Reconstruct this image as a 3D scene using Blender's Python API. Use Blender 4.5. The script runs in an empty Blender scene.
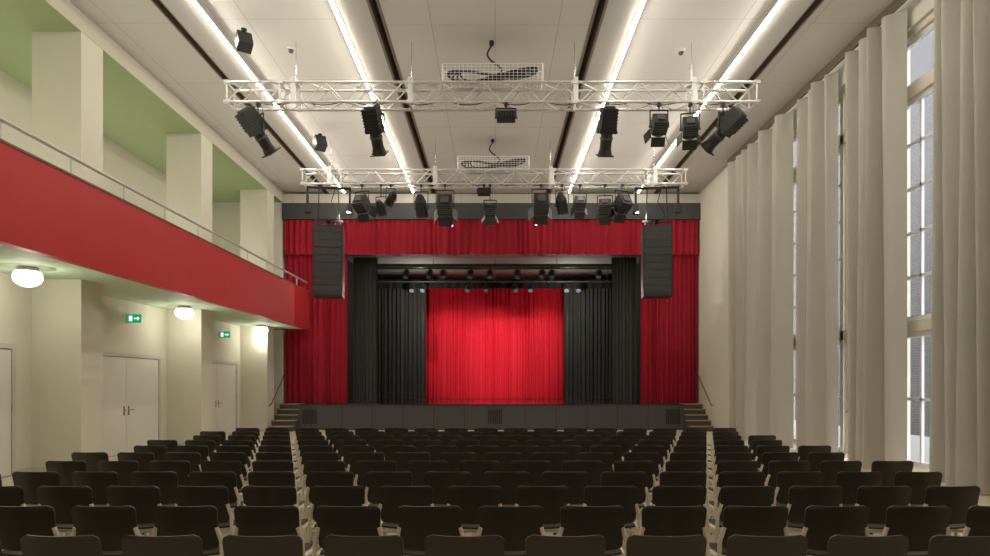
import bpy, math, random
from mathutils import Vector, Matrix
random.seed(7)
SC=bpy.context.scene
SC.view_settings.view_transform='Standard'
SC.view_settings.look='None'
SC.view_settings.exposure=0.10

# ------------------------------------------------------------------ materials
def pmat(name,col,rough=.6,metal=0,sheen=0,noise=0,nscale=20,bump=0,spec=.5,coat=0):
    m=bpy.data.materials.new(name); m.use_nodes=True
    nt=m.node_tree; b=nt.nodes['Principled BSDF']
    b.inputs['Base Color'].default_value=(*col,1)
    b.inputs['Roughness'].default_value=rough
    b.inputs['Metallic'].default_value=metal
    b.inputs['Specular IOR Level'].default_value=spec
    if sheen:
        b.inputs['Sheen Weight'].default_value=sheen
        b.inputs['Sheen Roughness'].default_value=.4
        b.inputs['Sheen Tint'].default_value=(*[min(1,c*1.5+.05) for c in col],1)
    if noise or bump:
        tc=nt.nodes.new('ShaderNodeTexCoord'); n=nt.nodes.new('ShaderNodeTexNoise')
        n.inputs['Scale'].default_value=nscale; n.inputs['Detail'].default_value=4
        nt.links.new(tc.outputs['Object'],n.inputs['Vector'])
        if noise:
            mx=nt.nodes.new('ShaderNodeMixRGB'); 
            mx.inputs[1].default_value=(*[c*(1-noise) for c in col],1)
            mx.inputs[2].default_value=(*[min(1,c*(1+noise)) for c in col],1)
            nt.links.new(n.outputs['Fac'],mx.inputs[0]); nt.links.new(mx.outputs[0],b.inputs['Base Color'])
        if bump:
            bp=nt.nodes.new('ShaderNodeBump'); bp.inputs['Strength'].default_value=bump
            bp.inputs['Distance'].default_value=.01
            nt.links.new(n.outputs['Fac'],bp.inputs['Height']); nt.links.new(bp.outputs[0],b.inputs['Normal'])
    return m
def emat(name,col,s):
    m=bpy.data.materials.new(name); m.use_nodes=True
    nt=m.node_tree; nt.nodes.clear()
    e=nt.nodes.new('ShaderNodeEmission'); o=nt.nodes.new('ShaderNodeOutputMaterial')
    e.inputs[0].default_value=(*col,1); e.inputs[1].default_value=s
    nt.links.new(e.outputs[0],o.inputs[0]); return m
def brickmat(name,c1,c2,mort,w,h,ms,axes='XY',rough=.6,offset=.5,spec=.5):
    m=bpy.data.materials.new(name); m.use_nodes=True
    nt=m.node_tree; b=nt.nodes['Principled BSDF']; b.inputs['Roughness'].default_value=rough
    b.inputs['Specular IOR Level'].default_value=spec
    g=nt.nodes.new('ShaderNodeNewGeometry'); sp=nt.nodes.new('ShaderNodeSeparateXYZ'); cb=nt.nodes.new('ShaderNodeCombineXYZ')
    nt.links.new(g.outputs['Position'],sp.inputs[0])
    nt.links.new(sp.outputs[axes[0]],cb.inputs[0]); nt.links.new(sp.outputs[axes[1]],cb.inputs[1])
    br=nt.nodes.new('ShaderNodeTexBrick'); br.offset=offset
    br.inputs['Scale'].default_value=1
    br.inputs['Color1'].default_value=(*c1,1); br.inputs['Color2'].default_value=(*c2,1); br.inputs['Mortar'].default_value=(*mort,1)
    br.inputs['Mortar Size'].default_value=ms; br.inputs['Brick Width'].default_value=w; br.inputs['Row Height'].default_value=h
    br.inputs['Mortar Smooth'].default_value=0
    nt.links.new(cb.outputs[0],br.inputs['Vector']); nt.links.new(br.outputs['Color'],b.inputs['Base Color'])
    return m

M_wall=pmat('plaster_cream',(.70,.67,.56),.85,noise=.03,nscale=3,bump=.05)
M_beam=pmat('plaster_beam',(.60,.57,.47),.85,noise=.03,nscale=3)
M_green=pmat('paint_green',(.35,.42,.22),.8,noise=.04,nscale=2)
M_soff=pmat('balcony_soffit_paint',(.54,.66,.47),.7,noise=.03,nscale=2)
M_red=pmat('parapet_red_paint',(.50,.022,.026),.55,noise=.04,nscale=2)
M_ceil=brickmat('ceiling_panels',(.53,.505,.445),(.52,.495,.435),(.32,.30,.26),1.25,2.6,.007,rough=.8,offset=0)
M_cof=brickmat('coffer_panels',(.78,.76,.71),(.77,.75,.70),(.5,.48,.42),2.45,2.6,.007,rough=.7,offset=0)
M_strip=pmat('ceiling_strip_grey',(.44,.42,.375),.8)
M_slot=pmat('slot_dark',(.03,.027,.024),.8)
M_slotrim=pmat('slot_brown',(.16,.12,.08),.7)
M_led=emat('led_strip_emission',(1,.94,.83),34)
M_ledc=pmat('led_profile',(.8,.8,.78),.4)
M_floor=brickmat('parquet_floor',(.70,.61,.47),(.66,.57,.43),(.42,.34,.24),1.1,.11,.004,axes='YX',rough=.35)
M_stage=pmat('stage_floor_dark',(.05,.045,.045),.08,noise=.1,nscale=5,spec=1.0)
M_stagef=pmat('stage_front_grey',(.075,.075,.08),.55,noise=.08,nscale=3)
M_head=pmat('header_dark',(.055,.055,.058),.6)
M_blk=pmat('black_stage_wall',(.015,.015,.015),.9)
M_sgrey=pmat('stage_ceiling_grey',(.30,.29,.26),.8)
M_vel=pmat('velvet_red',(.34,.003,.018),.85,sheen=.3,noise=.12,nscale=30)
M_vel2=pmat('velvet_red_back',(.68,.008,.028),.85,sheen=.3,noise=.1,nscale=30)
M_drape=pmat('black_drape',(.066,.065,.060),.9,noise=.2,nscale=20)
M_wood=pmat('window_wood_frame',(.70,.64,.52),.5,noise=.06,nscale=8)
M_white=pmat('window_sash_white',(.86,.86,.83),.4)
M_rail=pmat('rail_metal_painted',(.55,.55,.51),.35,metal=.3)
M_alu=pmat('truss_aluminium',(.82,.82,.80),.4,metal=.5)
M_fix=pmat('fixture_black',(.020,.020,.022),.45,noise=.1,nscale=10)
M_fix2=pmat('fixture_grey',(.10,.10,.11),.4,metal=.3)
M_grill=pmat('speaker_grill',(.045,.045,.048),.6)
M_lens=pmat('fixture_lens',(.25,.3,.36),.08,spec=1)
M_cable=pmat('cable_black',(.015,.015,.015),.6)
M_shell=pmat('chair_shell_dark',(.032,.026,.022),.38,noise=.08,nscale=6)
M_leg=pmat('chair_frame_beech',(.84,.76,.62),.35,noise=.05,nscale=10)
M_door=pmat('door_paint',(.76,.74,.67),.5,noise=.02,nscale=4)
M_doorf=pmat('door_frame_paint',(.58,.57,.50),.5)
M_chrome=pmat('chrome',(.6,.6,.6),.2,metal=1)
M_globe=emat('globe_glass_glow',(1,.95,.82),3.5)
M_exit=emat('exit_green',(.0,.42,.16),.8)
M_exitw=emat('exit_white',(.9,1,.92),1.0)
M_tread=pmat('step_tread_wood',(.42,.30,.17),.5)
M_brick=brickmat('outside_brick',(.085,.082,.088),(.058,.056,.062),(.13,.13,.135),.26,.085,.012,axes='YZ',rough=.9)
M_ground=pmat('outside_ground',(.3,.3,.29),.9)
def glassmat():
    m=bpy.data.materials.new('window_glass'); m.use_nodes=True; nt=m.node_tree; nt.nodes.clear()
    t=nt.nodes.new('ShaderNodeBsdfTransparent'); g=nt.nodes.new('ShaderNodeBsdfGlossy'); x=nt.nodes.new('ShaderNodeMixShader'); o=nt.nodes.new('ShaderNodeOutputMaterial')
    g.inputs['Roughness'].default_value=.02; x.inputs[0].default_value=.06
    nt.links.new(t.outputs[0],x.inputs[1]); nt.links.new(g.outputs[0],x.inputs[2]); nt.links.new(x.outputs[0],o.inputs[0]); return m
M_glass=glassmat()
def clothmat(name,col,tr):
    m=bpy.data.materials.new(name); m.use_nodes=True; nt=m.node_tree; nt.nodes.clear()
    d=nt.nodes.new('ShaderNodeBsdfDiffuse'); t=nt.nodes.new('ShaderNodeBsdfTranslucent'); x=nt.nodes.new('ShaderNodeMixShader'); o=nt.nodes.new('ShaderNodeOutputMaterial')
    tc=nt.nodes.new('ShaderNodeTexCoord'); n=nt.nodes.new('ShaderNodeTexNoise'); n.inputs['Scale'].default_value=60
    mx=nt.nodes.new('ShaderNodeMixRGB'); mx.inputs[1].default_value=(*[c*.96 for c in col],1); mx.inputs[2].default_value=(*[c*1.04 for c in col],1)
    nt.links.new(tc.outputs['Object'],n.inputs['Vector']); nt.links.new(n.outputs['Fac'],mx.inputs[0])
    nt.links.new(mx.outputs[0],d.inputs[0]); nt.links.new(mx.outputs[0],t.inputs[0]); x.inputs[0].default_value=tr
    nt.links.new(d.outputs[0],x.inputs[1]); nt.links.new(t.outputs[0],x.inputs[2]); nt.links.new(x.outputs[0],o.inputs[0]); return m
M_cur=clothmat('beige_curtain_fabric',(.52,.495,.425),.14)

# ------------------------------------------------------------------ mesh builder
class MB:
    def __init__(s): s.v=[];s.f=[];s.m=[];s.sm=[];s.mats=[]
    def mi(s,mat):
        if mat not in s.mats: s.mats.append(mat)
        return s.mats.index(mat)
    def add(s,vs,fs,mat,smooth=False):
        o=len(s.v); s.v+= [tuple(v) for v in vs]; k=s.mi(mat)
        for f in fs: s.f.append([i+o for i in f]); s.m.append(k); s.sm.append(smooth)
    def box(s,x0,x1,y0,y1,z0,z1,mat,M=None):
        vs=[Vector((x,y,z)) for z in (z0,z1) for y in (y0,y1) for x in (x0,x1)]
        if M is not None: vs=[M@v for v in vs]
        s.add(vs,[(0,2,3,1),(4,5,7,6),(0,1,5,4),(2,6,7,3),(0,4,6,2),(1,3,7,5)],mat)
    def cyl(s,p,q,r,mat,n=8,r2=None,cap=True):
        p=Vector(p);q=Vector(q); d=(q-p)
        if d.length<1e-6: return
        d.normalize(); a=d.orthogonal().normalized(); b=d.cross(a)
        if r2 is None:r2=r
        vs=[]
        for c,rr in((p,r),(q,r2)):
            for i in range(n):
                t=2*math.pi*i/n; vs.append(c+a*math.cos(t)*rr+b*math.sin(t)*rr)
        s.add(vs,[(i,(i+1)%n,n+(i+1)%n,n+i) for i in range(n)],mat,True)
        if cap: s.add(vs,[tuple(range(n))[::-1],tuple(range(n,2*n))],mat)
    def poly(s,pts,r,mat,n=6):
        for a,b in zip(pts[:-1],pts[1:]): s.cyl(a,b,r,mat,n)
    def shell(s,P,N,nu,nv,th,mat):
        vs=[]
        for k in(0,1):
            for j in range(nv+1):
                for i in range(nu+1):
                    vs.append(P(-1+2*i/nu,j/nv)+N*(th*k))
        W=nu+1;O=W*(nv+1); fs=[]
        for j in range(nv):
            for i in range(nu):
                a=j*W+i; fs.append((a,a+1,a+W+1,a+W)); fs.append((O+a,O+a+W,O+a+W+1,O+a+1))
        s.add(vs,fs,mat,True)
        fs=[]
        for i in range(nu):
            fs.append((i,O+i,O+i+1,i+1)); a=nv*W+i; fs.append((a,a+1,O+a+1,O+a))
        for j in range(nv):
            a=j*W; fs.append((a,a+W,O+a+W,O+a)); a=j*W+nu; fs.append((a,O+a,O+a+W,a+W))
        s.add(vs,fs,mat,False)
    def sphere(s,c,r,mat,nu=20,nv=12,sz=1.0):
        vs=[];fs=[]
        for j in range(nv+1):
            t=math.pi*j/nv
            for i in range(nu):
                p=2*math.pi*i/nu; vs.append((c[0]+r*math.sin(t)*math.cos(p),c[1]+r*math.sin(t)*math.sin(p),c[2]+sz*r*math.cos(t)))
        for j in range(nv):
            for i in range(nu): fs.append((j*nu+i,(j+1)*nu+i,(j+1)*nu+(i+1)%nu,j*nu+(i+1)%nu))
        s.add(vs,fs,mat,True)
    def mesh(s,name,off=(0,0,0)):
        me=bpy.data.meshes.new(name); me.from_pydata([(a-off[0],b-off[1],c-off[2]) for a,b,c in s.v],[],s.f)
        for m in s.mats: me.materials.append(m)
        me.polygons.foreach_set('material_index',s.m); me.polygons.foreach_set('use_smooth',s.sm); me.update(); return me
    def build(s,name):
        lo=[min(v[i] for v in s.v) for i in range(3)]; hi=[max(v[i] for v in s.v) for i in range(3)]
        off=((lo[0]+hi[0])/2,(lo[1]+hi[1])/2,lo[2])
        o=bpy.data.objects.new(name,s.mesh(name,off)); o.location=off
        SC.collection.objects.link(o); return o

F=660.; EYE=1.69
XL,XR=-7.90,7.62; CX=-.14; ZC=8.78
YB=-2.0; YS=23.7; YC=24.7; ZS=.93

# ------------------------------------------------------------------ room shell
b=MB(); b.box(-8.84,7.72,YB,24.94,-.2,0,M_floor); b.build('floor')

def ceiling():
    b=MB(); y0,y1=YB,24.9; T=9.1
    def st(a,c,z,m):
        for s in(1,-1):
            x0,x1=(CX+a,CX+c) if s==1 else (CX-c,CX-a)
            b.box(x0,x1,y0,y1,z,T,m)
    b.box(CX-2.0,CX+2.0,y0,y1,8.74,T,M_ceil)
    st(2.0,2.05,8.72,M_slotrim); st(2.05,2.18,9.0,M_slot); st(2.18,2.23,8.72,M_slotrim)
    st(2.23,2.9,8.72,M_strip)
    st(2.9,5.35,8.86,M_cof)
    st(5.35,6.0,8.72,M_strip)
    st(6.0,6.03,8.72,M_slotrim); st(6.03,6.16,9.0,M_slot); st(6.16,6.19,8.72,M_slotrim)
    st(6.19,7.76,8.78,M_ceil)
    b.build('ceiling')
ceiling()
for s in(1,-1):
    for a in(2.86,5.39):
        b=MB(); x=CX+s*a
        b.box(x-.045,x+.045,1,24.2,8.695,8.72,M_ledc)
        b.box(x-.028,x+.028,1,24.2,8.665,8.695,M_led)
        b.build('led_light_strip')
b=MB(); b.box(-9.1,-8.84,YB,25,0,3.67,M_wall); b.build('wall_left')
b=MB(); b.box(-10.9,-10.6,YB,25,3.67,8.40,M_wall); b.build('wall_gallery')
b=MB(); b.box(-10.9,XL-.3,YB,25,8.40,9.1,M_green); b.box(XL-.3,XL,YB,25,8.40,8.41,M_green); b.build('ceiling_gallery')
b=MB(); b.box(XL-.30,XL+.004,YB,24.9,8.41,ZC,M_beam); b.build('trim_gallery_beam')
b=MB(); b.box(-10.9,8.15,YB-.2,YB,0,9.1,M_wall); b.build('wall_back')
XP=-6.85
b=MB(); b.box(-10.598,XP-.142,YB+.002,24.3,3.672,3.898,M_soff); b.build('balcony')
b=MB(); b.box(XP-.14,XP,YB,24.3,3.655,5.04,M_red)
b.box(XP-.14,XP+.012,YB,24.3,5.04,5.075,M_slotrim)
zr=5.37
b.cyl((XP-.05,YB+.1,zr),(XP-.05,24.2,zr),.034,M_rail,10)
y=YB+.5
while y<24.3:
    b.cyl((XP-.05,y,5.06),(XP-.05,y,zr),.016,M_rail,8); y+=1.53
b.build('balcony_parapet')
for yc in(2.28,7.44,12.6,17.75,22.9):
    b=MB(); b.box(XL-.94,XL,yc,yc+.7,0,3.67,M_wall)
    b.box(XL-.94,XL+.012,yc-.012,yc+.712,0,.09,M_doorf); b.build('column')
    b=MB(); b.box(XL-.94,XL,yc,yc+.7,3.9,8.40,M_wall); b.build('column')
def door(y0,y1,nm,z0=0,X=-8.838,H=2.4):
    b=MB(); fw=.09
    b.box(X,X+.06,y0,y0+fw,z0,z0+H,M_doorf); b.box(X,X+.06,y1-fw,y1,z0,z0+H,M_doorf); b.box(X,X+.06,y0+fw,y1-fw,z0+H-fw,z0+H,M_doorf)
    ym=(y0+y1)/2
    b.box(X,X+.01,y0+fw,y1-fw,z0,z0+H-fw,M_slot)
    for a,c in((y0+fw+.008,ym-.008),(ym+.008,y1-fw-.008)):
        b.box(X,X+.035,a,c,z0+.01,z0+H-fw-.010,M_door)
    for s in(-1,1):
        yy=ym+s*.10
        b.box(X+.03,X+.045,yy-.025,yy+.025,.92,1.14,M_chrome)
        b.cyl((X+.04,yy,1.05),(X+.10,yy,1.05),.012,M_chrome); b.cyl((X+.10,yy,1.05),(X+.10,yy+s*.14,1.05),.012,M_chrome)
        yh=y0+fw if s<0 else y1-fw
        for zz in(.3,1.2,2.0): b.cyl((X+.045,yh,zz),(X+.045,yh,zz+.12),.012,M_chrome)
    b.build(nm)
door(9.0,12.1,'door_1'); door(14.15,17.35,'door_2'); door(19.3,22.5,'door_3'); door(3.7,6.9,'door_4')
for i,(a,c) in enumerate(((8.14,12.6),(13.3,17.75),(18.45,22.9),(2.98,7.44))):
    d0=[9.0,14.15,19.3,3.7][i]; d1=[12.1,17.35,22.5,6.9][i]
    b=MB(); b.box(-8.838,-8.82,a+.02,d0-.01,0,.09,M_doorf); b.box(-8.838,-8.82,d1+.01,c-.02,0,.09,M_doorf); b.build('baseboard_left')
for yy in(11.3,17.0,22.6,5.6):
    b=MB(); c=(-8.0,yy,3.50)
    b.sphere((c[0],c[1],3.50),.225,M_globe,24,14,.75)
    b.cyl((c[0],c[1],3.668),(c[0],c[1],3.60),.15,M_rail,20,.18)
    b.build('ceiling_globe_lamp')
for yy in(15.8,21.1):
    b=MB(); x=-8.80
    b.box(x-.038,x+.34,yy,yy+.05,3.13,3.34,M_white)
    b.box(x+.0,x+.33,yy-.004,yy,3.14,3.33,M_exit)
    b.box(x+.04,x+.12,yy-.008,yy-.004,3.17,3.30,M_exitw)
    b.box(x+.16,x+.24,yy-.008,yy-.004,3.22,3.25,M_exitw)
    b.add([(x+.24,yy-.008,3.18),(x+.24,yy-.008,3.29),(x+.30,yy-.008,3.235)],[(0,1,2)],M_exitw)
    b.build('exit_sign')

# right wall with windows
wins=[(6.9,9.6),(10.2,12.95),(13.5,16.2),(16.8,19.5)]
b=MB(); X0,X1=7.72,8.15
ys=[YB]+[v for w in wins for v in w]+[25.0]
for i in range(0,len(ys),2): b.box(X0,X1,ys[i],ys[i+1],0,9.1,M_wall)
for a,c in wins: b.box(X0,X1,a,c,8.3,9.1,M_wall)
b.box(XR,X0,21.3,24.9,0,8.78,M_wall)
b.build('wall_right')
b=MB(); b.box(XR-.015,XR,21.3,22.8,0,.09,M_doorf); b.build('baseboard_right')
def window(a,c,nm):
    b=MB(); x0,x1=7.86,7.98
    def fr(y0,y1,z0,z1,w,m,xx0=x0,xx1=x1):
        b.box(xx0,xx1,y0,y0+w,z0,z1,m); b.box(xx0,xx1,y1-w,y1,z0,z1,m)
        b.box(xx0,xx1,y0+w,y1-w,z0,z0+w,m); b.box(xx0,xx1,y0+w,y1-w,z1-w,z1,m)
    fr(a,c,0.0,8.3,.12,M_wood,7.80)
    for z in(2.75,7.15): b.box(7.80,x1,a+.12,c-.12,z-.10,z+.10,M_wood)
    ym=(a+c)/2
    b.box(7.80,x1,ym-.06,ym+.06,.12,8.18,M_wood)
    for y0,y1 in((a+.12,ym-.06),(ym+.06,c-.12)):
        for z0,z1,n in((.12,2.65,2),(2.85,7.05,5),(7.25,8.18,1)):
            fr(y0,y1,z0,z1,.10,M_white,7.87,7.95)
            for k in range(1,n):
                zz=z0+(z1-z0)*k/n; b.box(7.89,7.94,y0+.07,y1-.07,zz-.03,zz+.03,M_white)
            if n>1: b.box(7.89,7.94,(y0+y1)/2-.025,(y0+y1)/2+.025,z0+.1,z1-.1,M_white)
    b.box(7.918,7.922,a+.1,c-.1,.1,8.2,M_glass)
    for yy in(ym-.16,c-.17): 
        b.cyl((7.86,yy,1.05),(7.80,yy,1.05),.012,M_chrome); b.cyl((7.80,yy,1.05),(7.80,yy-.12,1.05),.012,M_chrome)
    b.build(nm)
for i,(a,c) in enumerate(wins): window(a,c,'window_%d'%(i+1))

# curtains
def curtain(name,p0,p1,z0,z1,nf,amp,mat,seed=0,nz=10,var=.35,sub=10,sway=.25,pw=.8):
    rnd=random.Random(seed); p0=Vector(p0);p1=Vector(p1); d=p1-p0; L=d.length; t=d.normalized(); n=Vector((-t.y,t.x))
    ws=[1+rnd.uniform(-var,var) for _ in range(nf)]; S=sum(ws); 
    am=[amp*rnd.uniform(.6,1.15) for _ in range(nf)]; ph=[rnd.uniform(-1,1) for _ in range(nf)]
    cols=[];acc=0
    for k in range(nf):
        for j in range(sub):
            f=j/sub; cols.append((acc+ws[k]*f,k,f))
        acc+=ws[k]
    cols.append((acc,nf-1,1.0))
    vs=[];fs=[]
    for i in range(nz+1):
        h=i/nz; z=z0+(z1-z0)*h
        for (u,k,f) in cols:
            w=math.sin(math.pi*f)
            prof=(math.cos(2*math.pi*f)*-.5+.5)**pw
            off=-amp+ (am[k]*2*prof)*(.85+.15*(1-h)*ph[k]) 
            sh=sway*amp*math.sin(2.2*h+ph[k]*3)*w
            q=p0+t*(L*u/S+sh)+n*off
            vs.append((q.x,q.y,z))
    W=len(cols)
    for i in range(nz):
        for j in range(W-1): a=i*W+j; fs.append((a,a+1,a+W+1,a+W))
    b=MB(); b.add(vs,fs,mat,True); return b
def cur(name,*a,**k): return curtain(name,*a,**k).build(name)

XCU=7.42
for i,(a,c,n) in enumerate(((4.6,7.6,8),(8.3,11.25,8),(12.2,13.95,4),(14.65,16.3,4),(16.85,18.4,3),(18.95,20.9,4))):
    cur('window_curtain',(XCU,a),(XCU,c),.03,8.60,n,.20,M_cur,seed=60+i,var=.45,sub=20,pw=.6)
b=MB(); b.box(XCU-.03,XCU+.03,3,21,8.60,8.78,M_slotrim)
b.build('curtain_rail')

# ------------------------------------------------------------------ stage
b=MB()
SL,SR=-7.05,6.78
b.box(SL,SR,YS,24.6,0,ZS-.04,M_stagef)
b.box(SL,SR,YS-.04,24.6,ZS-.04,ZS,M_stage)
b.box(XL+.006,XR-.006,24.6,24.94,0.0,ZS,M_stage)
for xc in(-6.65,.0,6.4):
    for k in range(8): b.box(xc-.25+k*.065,xc-.25+k*.065+.04,YS-.015,YS,.22,.74,M_slot)
for k in range(-6,7):
    if k: b.box(k*1.1-.01,k*1.1+.01,YS-.004,YS,.02,ZS-.06,M_slot)
b.build('stage')
b=MB(); b.box(-5.6,5.5,24.94,25.15,0,ZS,M_stage); b.box(-6.0,6.0,25.15,33.0,0,ZS,M_stage); b.build('floor_stage')
for s,(x0,x1) in((-1,(XL+.02,SL)),(1,(SR,XR-.02))):
    b=MB()
    for k in range(5):
        z=ZS*(k+1)/5; y=22.95+k*.30
        b.box(x0+.002,x1-.002,y,24.58,z-ZS/5,z-.03,M_stagef); b.box(x0+.002,x1-.002,y-.03,24.58 if k==4 else y+.30,z-.03,z,M_tread)
    b.build('stage_steps')
    xr=(x0+.09) if s<0 else (x1-.09)
    b=MB(); p=[(xr,22.75,.9),(xr,22.95,.95),(xr,24.36,1.95),(xr,24.42,1.98)]
    b.poly(p,.022,M_chrome,8)
    for q in(p[1],p[2]): b.cyl(q,(xr+(-.09 if s<0 else .09),q[1],q[2]-.03),.012,M_chrome)
    b.build('stair_handrail')
OL,OR=-5.6,5.5
b=MB()
b.box(-8.84,OL,24.95,25.15,0.0,9.1,M_blk); b.box(OR,8.15,24.95,25.15,0,9.1,M_blk); b.box(OL,OR,24.95,25.15,6.6,9.1,M_blk)
b.build('wall_stage')
b=MB(); b.box(-10.6,XL,24.5,24.94,3.9,8.4,M_wall); b.box(-8.84,XL,24.5,24.94,0,3.67,M_wall); b.build('wall_gallery_end')
b=MB(); b.box(XL+.006,XR-.0,24.45,24.93,7.76,8.36,M_head); b.box(XL+.006,XR,24.45,24.93,8.36,8.70,M_ceil); b.build('trim_stage_header')
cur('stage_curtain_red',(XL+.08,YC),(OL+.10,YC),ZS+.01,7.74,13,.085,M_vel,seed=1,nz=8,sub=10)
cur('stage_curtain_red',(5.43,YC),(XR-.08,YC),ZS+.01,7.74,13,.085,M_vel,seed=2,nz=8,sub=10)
cur('curtain_valance_red',(XL+.1,24.54),(XR-.1,24.54),6.46,7.75,66,.06,M_vel,seed=3,nz=4,sub=8)
cur('black_stage_drape',(-5.62,26.2),(-4.65,26.2),ZS+.01,6.68,8,.06,M_drape,seed=4)
cur('black_stage_drape',(4.62,26.2),(5.6,26.2),ZS+.01,6.68,8,.06,M_drape,seed=5)
cur('black_stage_drape',(-5.9,30.2),(-3.15,30.2),ZS+.01,6.30,15,.09,M_drape,seed=6)
cur('black_stage_drape',(3.15,30.2),(5.9,30.2),ZS+.01,6.30,15,.09,M_drape,seed=7)
cur('black_stage_border',(-5.6,29.95),(5.6,29.95),5.98,6.38,30,.04,M_blk,seed=8,nz=3)
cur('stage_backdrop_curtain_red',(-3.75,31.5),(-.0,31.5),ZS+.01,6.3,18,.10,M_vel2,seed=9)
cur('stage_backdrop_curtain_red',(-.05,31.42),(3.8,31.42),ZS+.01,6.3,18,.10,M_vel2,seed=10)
b=MB(); b.box(-6.2,-6.0,25.15,33.2,ZS,6.9,M_blk); b.box(6.0,6.2,25.15,33.2,ZS,6.9,M_blk); b.box(-6.0,6.0,33.0,33.2,ZS,6.9,M_blk); b.build('wall_stage_house')
b=MB(); b.box(-6.0,6.0,25.15,33.0,6.72,6.9,M_sgrey); b.build('ceiling_stage')

# ------------------------------------------------------------------ fixtures
def orient(D):
    D=Vector(D).normalized(); up=Vector((0,0,1)); s=D.cross(up).normalized(); u=s.cross(D).normalized()
    return D,s,u
def fixture(name,P,D,ztop,kind='profile',sc=1.0,chord=.03):
    b=MB(); P=Vector(P); D,s,u=orient(D)
    R=Matrix((( s.x,D.x,u.x,P.x),(s.y,D.y,u.y,P.y),(s.z,D.z,u.z,P.z),(0,0,0,1)))
    def bx(x0,x1,y0,y1,z0,z1,m): b.box(x0*sc,x1*sc,y0*sc,y1*sc,z0*sc,z1*sc,m,R)
    def cy(y0,y1,r,m,r2=None,n=18,x=0,z=0): b.cyl(R@Vector((x*sc,y0*sc,z*sc)),R@Vector((x*sc,y1*sc,z*sc)),r*sc,m,n,None if r2 is None else r2*sc)
    if kind=='profile':
        w=.19
        bx(-.15,.15,-.46,-.08,-.15,.15,M_fix)
        for k in range(6): bx(-.165,.165,-.44+k*.06,-.42+k*.06,-.165,.165,M_fix)
        bx(-.10,.10,-.50,-.46,-.10,.10,M_fix2)
        bx(-.17,.17,-.08,.02,-.12,.12,M_fix)
        cy(.02,.34,.12,M_fix); cy(.10,.14,.135,M_fix2); cy(.34,.44,.125,M_fix,.15)
        bx(-.16,.16,.44,.46,-.16,.16,M_fix); cy(.461,.466,.12,M_lens)
        cy(-.02,.0,.02,M_fix)
    elif kind=='fresnel':
        w=.19
        bx(-.15,.15,-.20,.10,-.16,.16,M_fix); cy(.10,.16,.15,M_fix2)
        for k in range(4): bx(-.16,.16,-.17+k*.06,-.15+k*.06,-.17,.17,M_fix2)
        bx(-.08,.08,-.23,-.20,-.08,.08,M_fix2)
        cy(.161,.166,.13,M_lens)
        for a in range(4):
            b.box(-.15*sc,.15*sc,0,.2*sc,-.004,.004,M_fix,R@Matrix.Rotation(a*math.pi/2,4,'Y')@Matrix.Translation((0,.16*sc,.15*sc))@Matrix.Rotation(.55,4,'X'))
    elif kind=='par':
        w=.15
        cy(-.26,-.14,.07,M_fix,.125); cy(-.14,.16,.125,M_fix); cy(.16,.18,.14,M_fix2); cy(.181,.185,.12,M_lens); cy(-.30,-.26,.05,M_fix2)
    else:
        w=.24
        bx(-.22,.22,-.10,.05,-.13,.13,M_fix); bx(-.20,.20,.05,.06,-.11,.11,M_lens)
        for k in range(7): bx(-.2+k*.065,-.19+k*.065,-.14,-.10,-.12,.12,M_fix2)
    w*=sc
    sh=Vector((s.x,s.y,0)).normalized()
    yt=min(P.z+.34*sc,ztop-.14)
    for q in(-1,1):
        a=P+s*(w*q); t=Vector((P.x,P.y,yt))+sh*(w*q)
        b.cyl(a,t,.014,M_fix,6); b.cyl(P+s*(w*q*1.12),P+s*(w*q*.8),.03,M_fix2,10)
    b.cyl(Vector((P.x,P.y,yt))-sh*w,Vector((P.x,P.y,yt))+sh*w,.016,M_fix,6)
    b.cyl((P.x,P.y,yt),(P.x,P.y,ztop-.04),.014,M_fix,8)
    b.box(P.x-.035,P.x+.035,P.y-.045,P.y+.045,ztop-.09,ztop-.026,M_fix)
    b.poly([(P.x+.04,P.y,ztop-.03),(P.x+.09,P.y+.03,ztop-.15),(P.x+.06,P.y+.02,yt+.02)],.005,M_cable,5)
    return b.build(name)

def truss(name,x0,x1,y0,z0,h=.4,step=.4,hang=()):
    b=MB(); y1=y0+h; z1=z0+h; r=.028; rr=.014
    for y in(y0,y1):
        for z in(z0,z1): b.cyl((x0,y,z),(x1,y,z),r,M_alu,10)
    n=int(round((x1-x0)/step)); st=(x1-x0)/n
    for k in range(n):
        xa=x0+k*st; xb=xa+st
        for y in(y0,y1):
            a,c=((z0,z1) if k%2==0 else (z1,z0)); b.cyl((xa,y,a),(xb,y,c),rr,M_alu,6)
        for z in(z0,z1):
            a,c=((y0,y1) if k%2==0 else (y1,y0)); b.cyl((xa,a,z),(xb,c,z),rr,M_alu,6)
    for xs in [x0,x1]+[x0+(x1-x0)*t for t in(.1,.345,.655,.9)]:
        for p,q in(((y0,z0),(y0,z1)),((y0,z1),(y1,z1)),((y1,z1),(y1,z0)),((y1,z0),(y0,z0))):
            b.cyl((xs,p[0],p[1]),(xs,q[0],q[1]),.022,M_alu,8)
        b.box(xs-.06,xs+.06,y0-.035,y0+.03,z0-.035,z0+.035,M_alu); b.box(xs-.06,xs+.06,y0-.035,y0+.03,z1-.035,z1+.035,M_alu)
    for hx in hang:
        ym=(y0+y1)/2
        for y in(y0,y1): b.box(hx-.05,hx+.05,y-.02,y+.02,z0-.03,z1+.10,M_alu)
        b.box(hx-.05,hx+.05,y0,y1,z1+.06,z1+.10,M_alu)
        b.cyl((hx,ym,z1+.1),(hx,ym,8.715),.008,M_chrome,6)
    return b.build(name)
ZT=7.4; Y1,Y2=13.4,18.9
truss('lighting_truss',-5.45,5.32,Y1,ZT,hang=(-4.1,-1.72,1.64,4.05))
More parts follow.
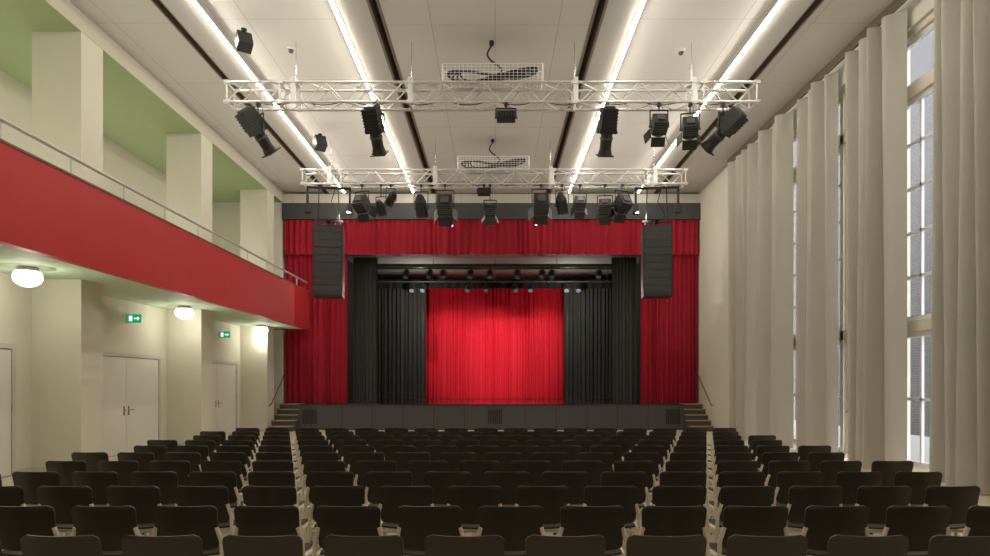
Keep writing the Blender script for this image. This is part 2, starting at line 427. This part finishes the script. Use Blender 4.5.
truss('lighting_truss',-5.52,5.46,Y2,ZT,hang=(-4.75,-1.72,1.6,4.6))
def basket(Y,cxp):
    b=MB(); x0,x1=cxp-1.02,cxp+1.02; z0,z1=ZT+.44,ZT+.80; y0,y1=Y+.05,Y+.40
    for y in(y0,y1):
        for k in range(7): b.cyl((x0,y,z0+(z1-z0)*k/6),(x1,y,z0+(z1-z0)*k/6),.005 if 0<k<6 else .013,M_alu,5)
        for k in range(25): b.cyl((x0+(x1-x0)*k/24,y,z0),(x0+(x1-x0)*k/24,y,z1),.005,M_alu,5)
    for x in(x0,x1):
        for y in(y0,y1): b.cyl((x,y,z0-.06),(x,y,z1),.014,M_alu,6)
        for k in range(4): b.cyl((x,y0,z0+(z1-z0)*k/3),(x,y1,z0+(z1-z0)*k/3),.006,M_alu,5)
    for k in range(13): b.cyl((x0+(x1-x0)*k/12,y0,z0),(x0+(x1-x0)*k/12,y1,z0),.005,M_alu,5)
    b.build('cable_basket')
    b=MB()
    for c in range(6):
        pts=[]
        for k in range(73):
            t=k/72*2*math.pi; Rx=.90-.035*c
            xx=Rx*math.cos(t)+.06*math.sin(3*t+c)
            zz=(.115-.012*c)*math.sin(2*t+.35)+.05*math.cos(t+c*.4)
            pts.append((cxp+xx,Y+.14+.03*c+.02*math.sin(t),z0+.17+zz+.006*c))
        b.poly(pts,.019,M_cable,6)
    pts=[]
    for k in range(37):
        t=k/36; pts.append((cxp-.02+.26*math.sin(t*6.0)*(1-t)**.8,Y+.22+.10*math.sin(t*4)*(1-t),z0+.18+(8.66-z0-.18)*t))
    b.poly(pts,.020,M_cable,6); b.cyl((pts[-1][0],pts[-1][1],8.66),(pts[-1][0],pts[-1][1],8.74),.05,M_cable,12)
    b.build('cable_coil')
basket(Y1,-.05); basket(Y2,-.05)

k1=13.4/F
for px,D,kind,drop,sc in((258,(.42,.55,-.75),'profile',.62,1.0),(375,(.10,.62,-.85),'profile',.60,1.0),(506,(0,.75,-.4),'flood',.32,.85),
                (607,(-.03,.5,-.95),'profile',.62,1.0),(659,(.0,.8,-.55),'fresnel',.50,.95),(690,(.15,.8,-.5),'fresnel',.56,.95),(723,(-.6,.6,-.6),'profile',.60,1.0)):
    fixture('stage_spotlight',((px-495)*k1,Y1,ZT-drop),D,ZT,kind,sc)
k2=18.9/F
for px,D,kind,drop,sc in((362,(.25,.7,-.5),'fresnel',.62,1.15),(381,(.1,.7,-.5),'par',.72,1.0),(391,(-.4,.6,-.4),'par',.45,1.0),(421,(.05,.5,-.8),'par',.70,1.35),
    (445,(.0,.8,-.4),'fresnel',.66,1.35),(484,(0,.8,-.3),'flood',.25,.8),(490,(.0,.6,-.8),'fresnel',.80,.95),(541,(.0,.8,-.4),'fresnel',.62,1.35),
    (562,(.2,.5,-.8),'par',.62,1.25),(580,(0,.7,-.5),'fresnel',.60,.95),(605,(.1,.6,-.6),'fresnel',.72,1.1),(622,(-.3,.7,-.5),'fresnel',.62,1.2)):
    fixture('stage_spotlight',((px-495)*k2,Y2,ZT-drop),D,ZT,kind,sc)
for Y,x0,x1 in((Y1,-5.0,4.9),(Y2,-4.4,4.3)):
    b=MB(); n=90
    for c in range(3):
        pts=[(x0+(x1-x0)*k/n,Y+.06+.025*c,ZT+.040+.02*c-(.0 if c<2 else .10*abs(math.sin(k*.35)))) for k in range(n+1)]
        b.poly(pts,.010,M_cable,5)
    b.build('truss_cable')
for px,s in((327,-1),(658.5,1)):
    x=(px-495)*k2; y=Y2-.05; b=MB(); w=.405; zb,zt=4.17,6.20
    A=Matrix.Translation((x,y+.25,0))@Matrix.Rotation(s*-.12,4,'Z')
    b.box(-w,w,-.30,.38,zb,zt,M_fix,A)
    b.box(-w+.03,w-.03,-.312,-.30,zb+.05,zt-.05,M_grill,A)
    for k in range(9): b.box(-w+.03,w-.03,-.322,-.312,zb+.10+k*.215,zb+.115+k*.215,M_fix,A)
    for sx in(-1,1): b.box(sx*w-.012,sx*w+.012,-.2,.3,zb+.2,zt-.2,M_fix2,A); b.cyl(A@Vector((sx*w*.8,0,zt)),A@Vector((sx*w*.8,0,zt+.16)),.02,M_fix)
    b.box(-w,w,-.03,.03,zt+.14,zt+.20,M_fix,A); b.box(-.04,.04,-.30,.38,zt+.14,zt+.20,M_fix,A)
    for sx in(-.3,.3):
        b.cyl(A@Vector((sx,0,zt+.18)),A@Vector((sx*.9,-.0,ZT-.04)),.016,M_fix,6)
    b.box(-.62,.62,-.035,.035,ZT-.10,ZT-.04,M_fix,A)
    for sx in(-.6,.6):
        b.box(sx-.03,sx+.03,-.05,.05,ZT-.62,ZT-.04,M_fix,A); b.box(sx-.08,sx+.08,-.10,.10,ZT-.80,ZT-.55,M_fix,A)
    b.poly([A@Vector((.1,.2,zt)),A@Vector((.25,.2,zt+.4)),A@Vector((.05,.2,zt+.8)),A@Vector((.15,.2,ZT-.04))],.012,M_cable,6)
    b.build('hanging_loudspeaker')
for Y,Z,xs in((26.7,6.38,(-3.6,-2.65,-2.1,-1.0,-.2,.9,1.9,2.3,4.2)),(29.4,6.20,(-3.7,-3.2,-1.2,-.4,.9,1.6,3.2,3.7))):
    b=MB(); b.cyl((-5.5,Y,Z),(5.5,Y,Z),.03,M_fix2,8)
    for x in(-5,-2.5,0,2.5,5): b.cyl((x,Y,Z),(x,Y,6.719),.012,M_fix2,6)
    b.build('lighting_pipe')
    for x in xs: 
        fixture('stage_spotlight',(x,Y,Z-.30),(random.uniform(-.2,.2),-.5 if Y<28 else -.7,-.8),Z,'par',.85)
b=MB(); b.box(-5.3,5.3,27.9,28.0,6.5,6.72,M_head); b.build('trim_stage_beam')
for px,py,s in((244,36,.20),(320,139,.22)):
    d=(ZC-.2-EYE)*F/(383-py); x=(px-495)*d/F
    b=MB(); A=Matrix.Translation((x,d,ZC-.32))@Matrix.Rotation(.6,4,'Z')@Matrix.Rotation(-.5,4,'X')
    b.box(-s*.7,s*.7,-s*.6,s*.6,-s*.8,s*.8,M_fix,A); b.box(-s*.6,s*.6,s*.6,s*.64,-s*.7,s*.7,M_fix2,A)
    b.cyl((x,d,ZC-.2),(x,d,ZC-.065),.02,M_fix); b.cyl((x,d,ZC-.09),(x,d,ZC-.06),.06,M_fix); b.build('ceiling_loudspeaker')
for px,py in((291,48),(681,50)):
    zc=8.86; d=(zc-EYE)*F/(383-py); x=(px-495)*d/F
    b=MB(); b.cyl((x,d,zc),(x,d,zc-.05),.10,M_white,20); b.cyl((x,d,zc-.05),(x,d,zc-.10),.06,M_fix2,16,.04); b.build('smoke_detector')

# ------------------------------------------------------------------ chairs
def chair_mesh():
    b=MB(); hw=.232
    def back(u,v):
        r=.045; H=.33; z=v*H; dz=max(0,r-z,z-(H-r)); w=hw-.014*(1-v)-r+math.sqrt(max(0,r*r-dz*dz))
        return Vector((u*w, -.07*v+.045*u*u-.01, .49+z))
    b.shell(back,Vector((0,1,0)),12,24,.014,M_shell)
    def seat(u,v):
        r=.07; D=.43; y=v*D; dz=max(0,r-y,y-(D-r)); w=hw-.005-r+math.sqrt(max(0,r*r-dz*dz))
        return Vector((u*w, .02+y, .455+.012*u*u-.02*math.sin(math.pi*v)*(1-u*u)-.03*max(0,v-.8)*5*max(0,v-.8)*5))
    b.shell(seat,Vector((0,0,-1)),12,12,.016,M_shell)
    r=.016
    for s in(-1,1):
        x=s*.250
        b.poly([(x*1.05,-.06,0),(x,.01,.40),(x*.98,.015,.55),(x*.86,.0,.66)],r,M_leg,8)
        b.poly([(x*1.05,.45,0),(x,.40,.41),(x,.36,.435),(x,.05,.435),(x,.01,.40)],r,M_leg,8)
        for y in(-.06,.45): b.cyl((x*1.05,y,0),(x*1.05,y,.02),.019,M_fix,8)
    b.cyl((-.25,.38,.415),(.25,.38,.415),.012,M_leg,8); b.cyl((-.25,.05,.415),(.25,.05,.415),.012,M_leg,8)
    b.box(.25,.33,.18,.21,.425,.435,M_leg)
    return b.mesh('stacking_chair')
cm=chair_mesh()
NR=11
for i in range(NR):
    y=3.73+.905*i+.08
    x=-.175+(.29 if i%2 else 0)-.58*9
    while x<4.75:
        if x>-5.2:
            o=bpy.data.objects.new('stacking_chair',cm); o.location=(x,y,0); o.rotation_euler=(0,0,random.uniform(-.015,.015)); SC.collection.objects.link(o)
        x+=.58

# ------------------------------------------------------------------ outside
b=MB(); b.box(14,14.5,2,60,-1,14,M_brick); b.build('building_exterior')
b=MB(); b.box(8.3,14,-5,60,-.2,-.05,M_ground); b.build('ground_outside')
w=bpy.data.worlds.new('sky'); SC.world=w; w.use_nodes=True; nt=w.node_tree; bg=nt.nodes['Background']
bg.inputs[0].default_value=(.95,.97,1,1); bg.inputs[1].default_value=6.0

# ------------------------------------------------------------------ lights
def lamp(n,t,loc,e,col=(1,1,1),tgt=None,**k):
    l=bpy.data.lights.new(n,t); l.energy=e; l.color=col
    for a,v in k.items(): setattr(l,a,v)
    o=bpy.data.objects.new(n,l); o.location=loc; SC.collection.objects.link(o)
    if tgt is not None: o.rotation_euler=(Vector(tgt)-Vector(loc)).to_track_quat('-Z','Y').to_euler()
    return o
for yy in(5.6,11.3,17.0,22.6):
    lamp('globe_light','POINT',(-8.0,yy,3.2),17,(1,.95,.84),shadow_soft_size=.0)
lamp('gallery_added_fill','AREA',(-8.9,11,4.2),230,(1,.97,.88),tgt=(-8.9,11,9),shape='RECTANGLE',size=2.4,size_y=24)  # added fill, no real fitting: brightens the gallery from behind the parapet
lamp('ceiling_added_fill','AREA',(CX,12,7.95),270,(1,.955,.87),tgt=(CX,12,9),shape='RECTANGLE',size=14.5,size_y=23.5)  # unseen sheet of light added above the trusses to even out the ceiling
for x in(-2.4,0,2.4):
    lamp('stage_backdrop_light','SPOT',(x,29.4,5.75),130,(1,.92,.85),tgt=(x*.9,31.5,2.2),spot_size=1.8,spot_blend=.9,shadow_soft_size=.0)
for x in(-3.2,3.2):
    lamp('stage_added_fill','POINT',(x,28.2,5.4),80,(1,.95,.88),shadow_soft_size=.0)  # added point fill that lifts drapes and stage ceiling, no lamp modelled here
for x in(-1.2,1.2):
    lamp('backdrop_front_spot','SPOT',(x,Y2,6.3),2000,(1,.93,.86),tgt=(x*.8,31.4,3.0),spot_size=.45,spot_blend=.8,shadow_soft_size=.0)
for x,tx in((-4.2,-6.6),(4.1,6.4),(0,0)):
    lamp('curtain_spot_light','SPOT',(x,Y2,6.6),200,(1,.93,.85),tgt=(tx,24.7,4.5),spot_size=1.5,spot_blend=.9,shadow_soft_size=.0)

# ------------------------------------------------------------------ camera
cam=bpy.data.cameras.new('camera'); co=bpy.data.objects.new('camera',cam); SC.collection.objects.link(co)
cam.sensor_width=36; cam.lens=24; cam.shift_x=0; cam.shift_y=105/990
co.location=(0,0,EYE); co.rotation_euler=(math.pi/2,0,0); cam.clip_start=.05; cam.clip_end=300
SC.camera=co
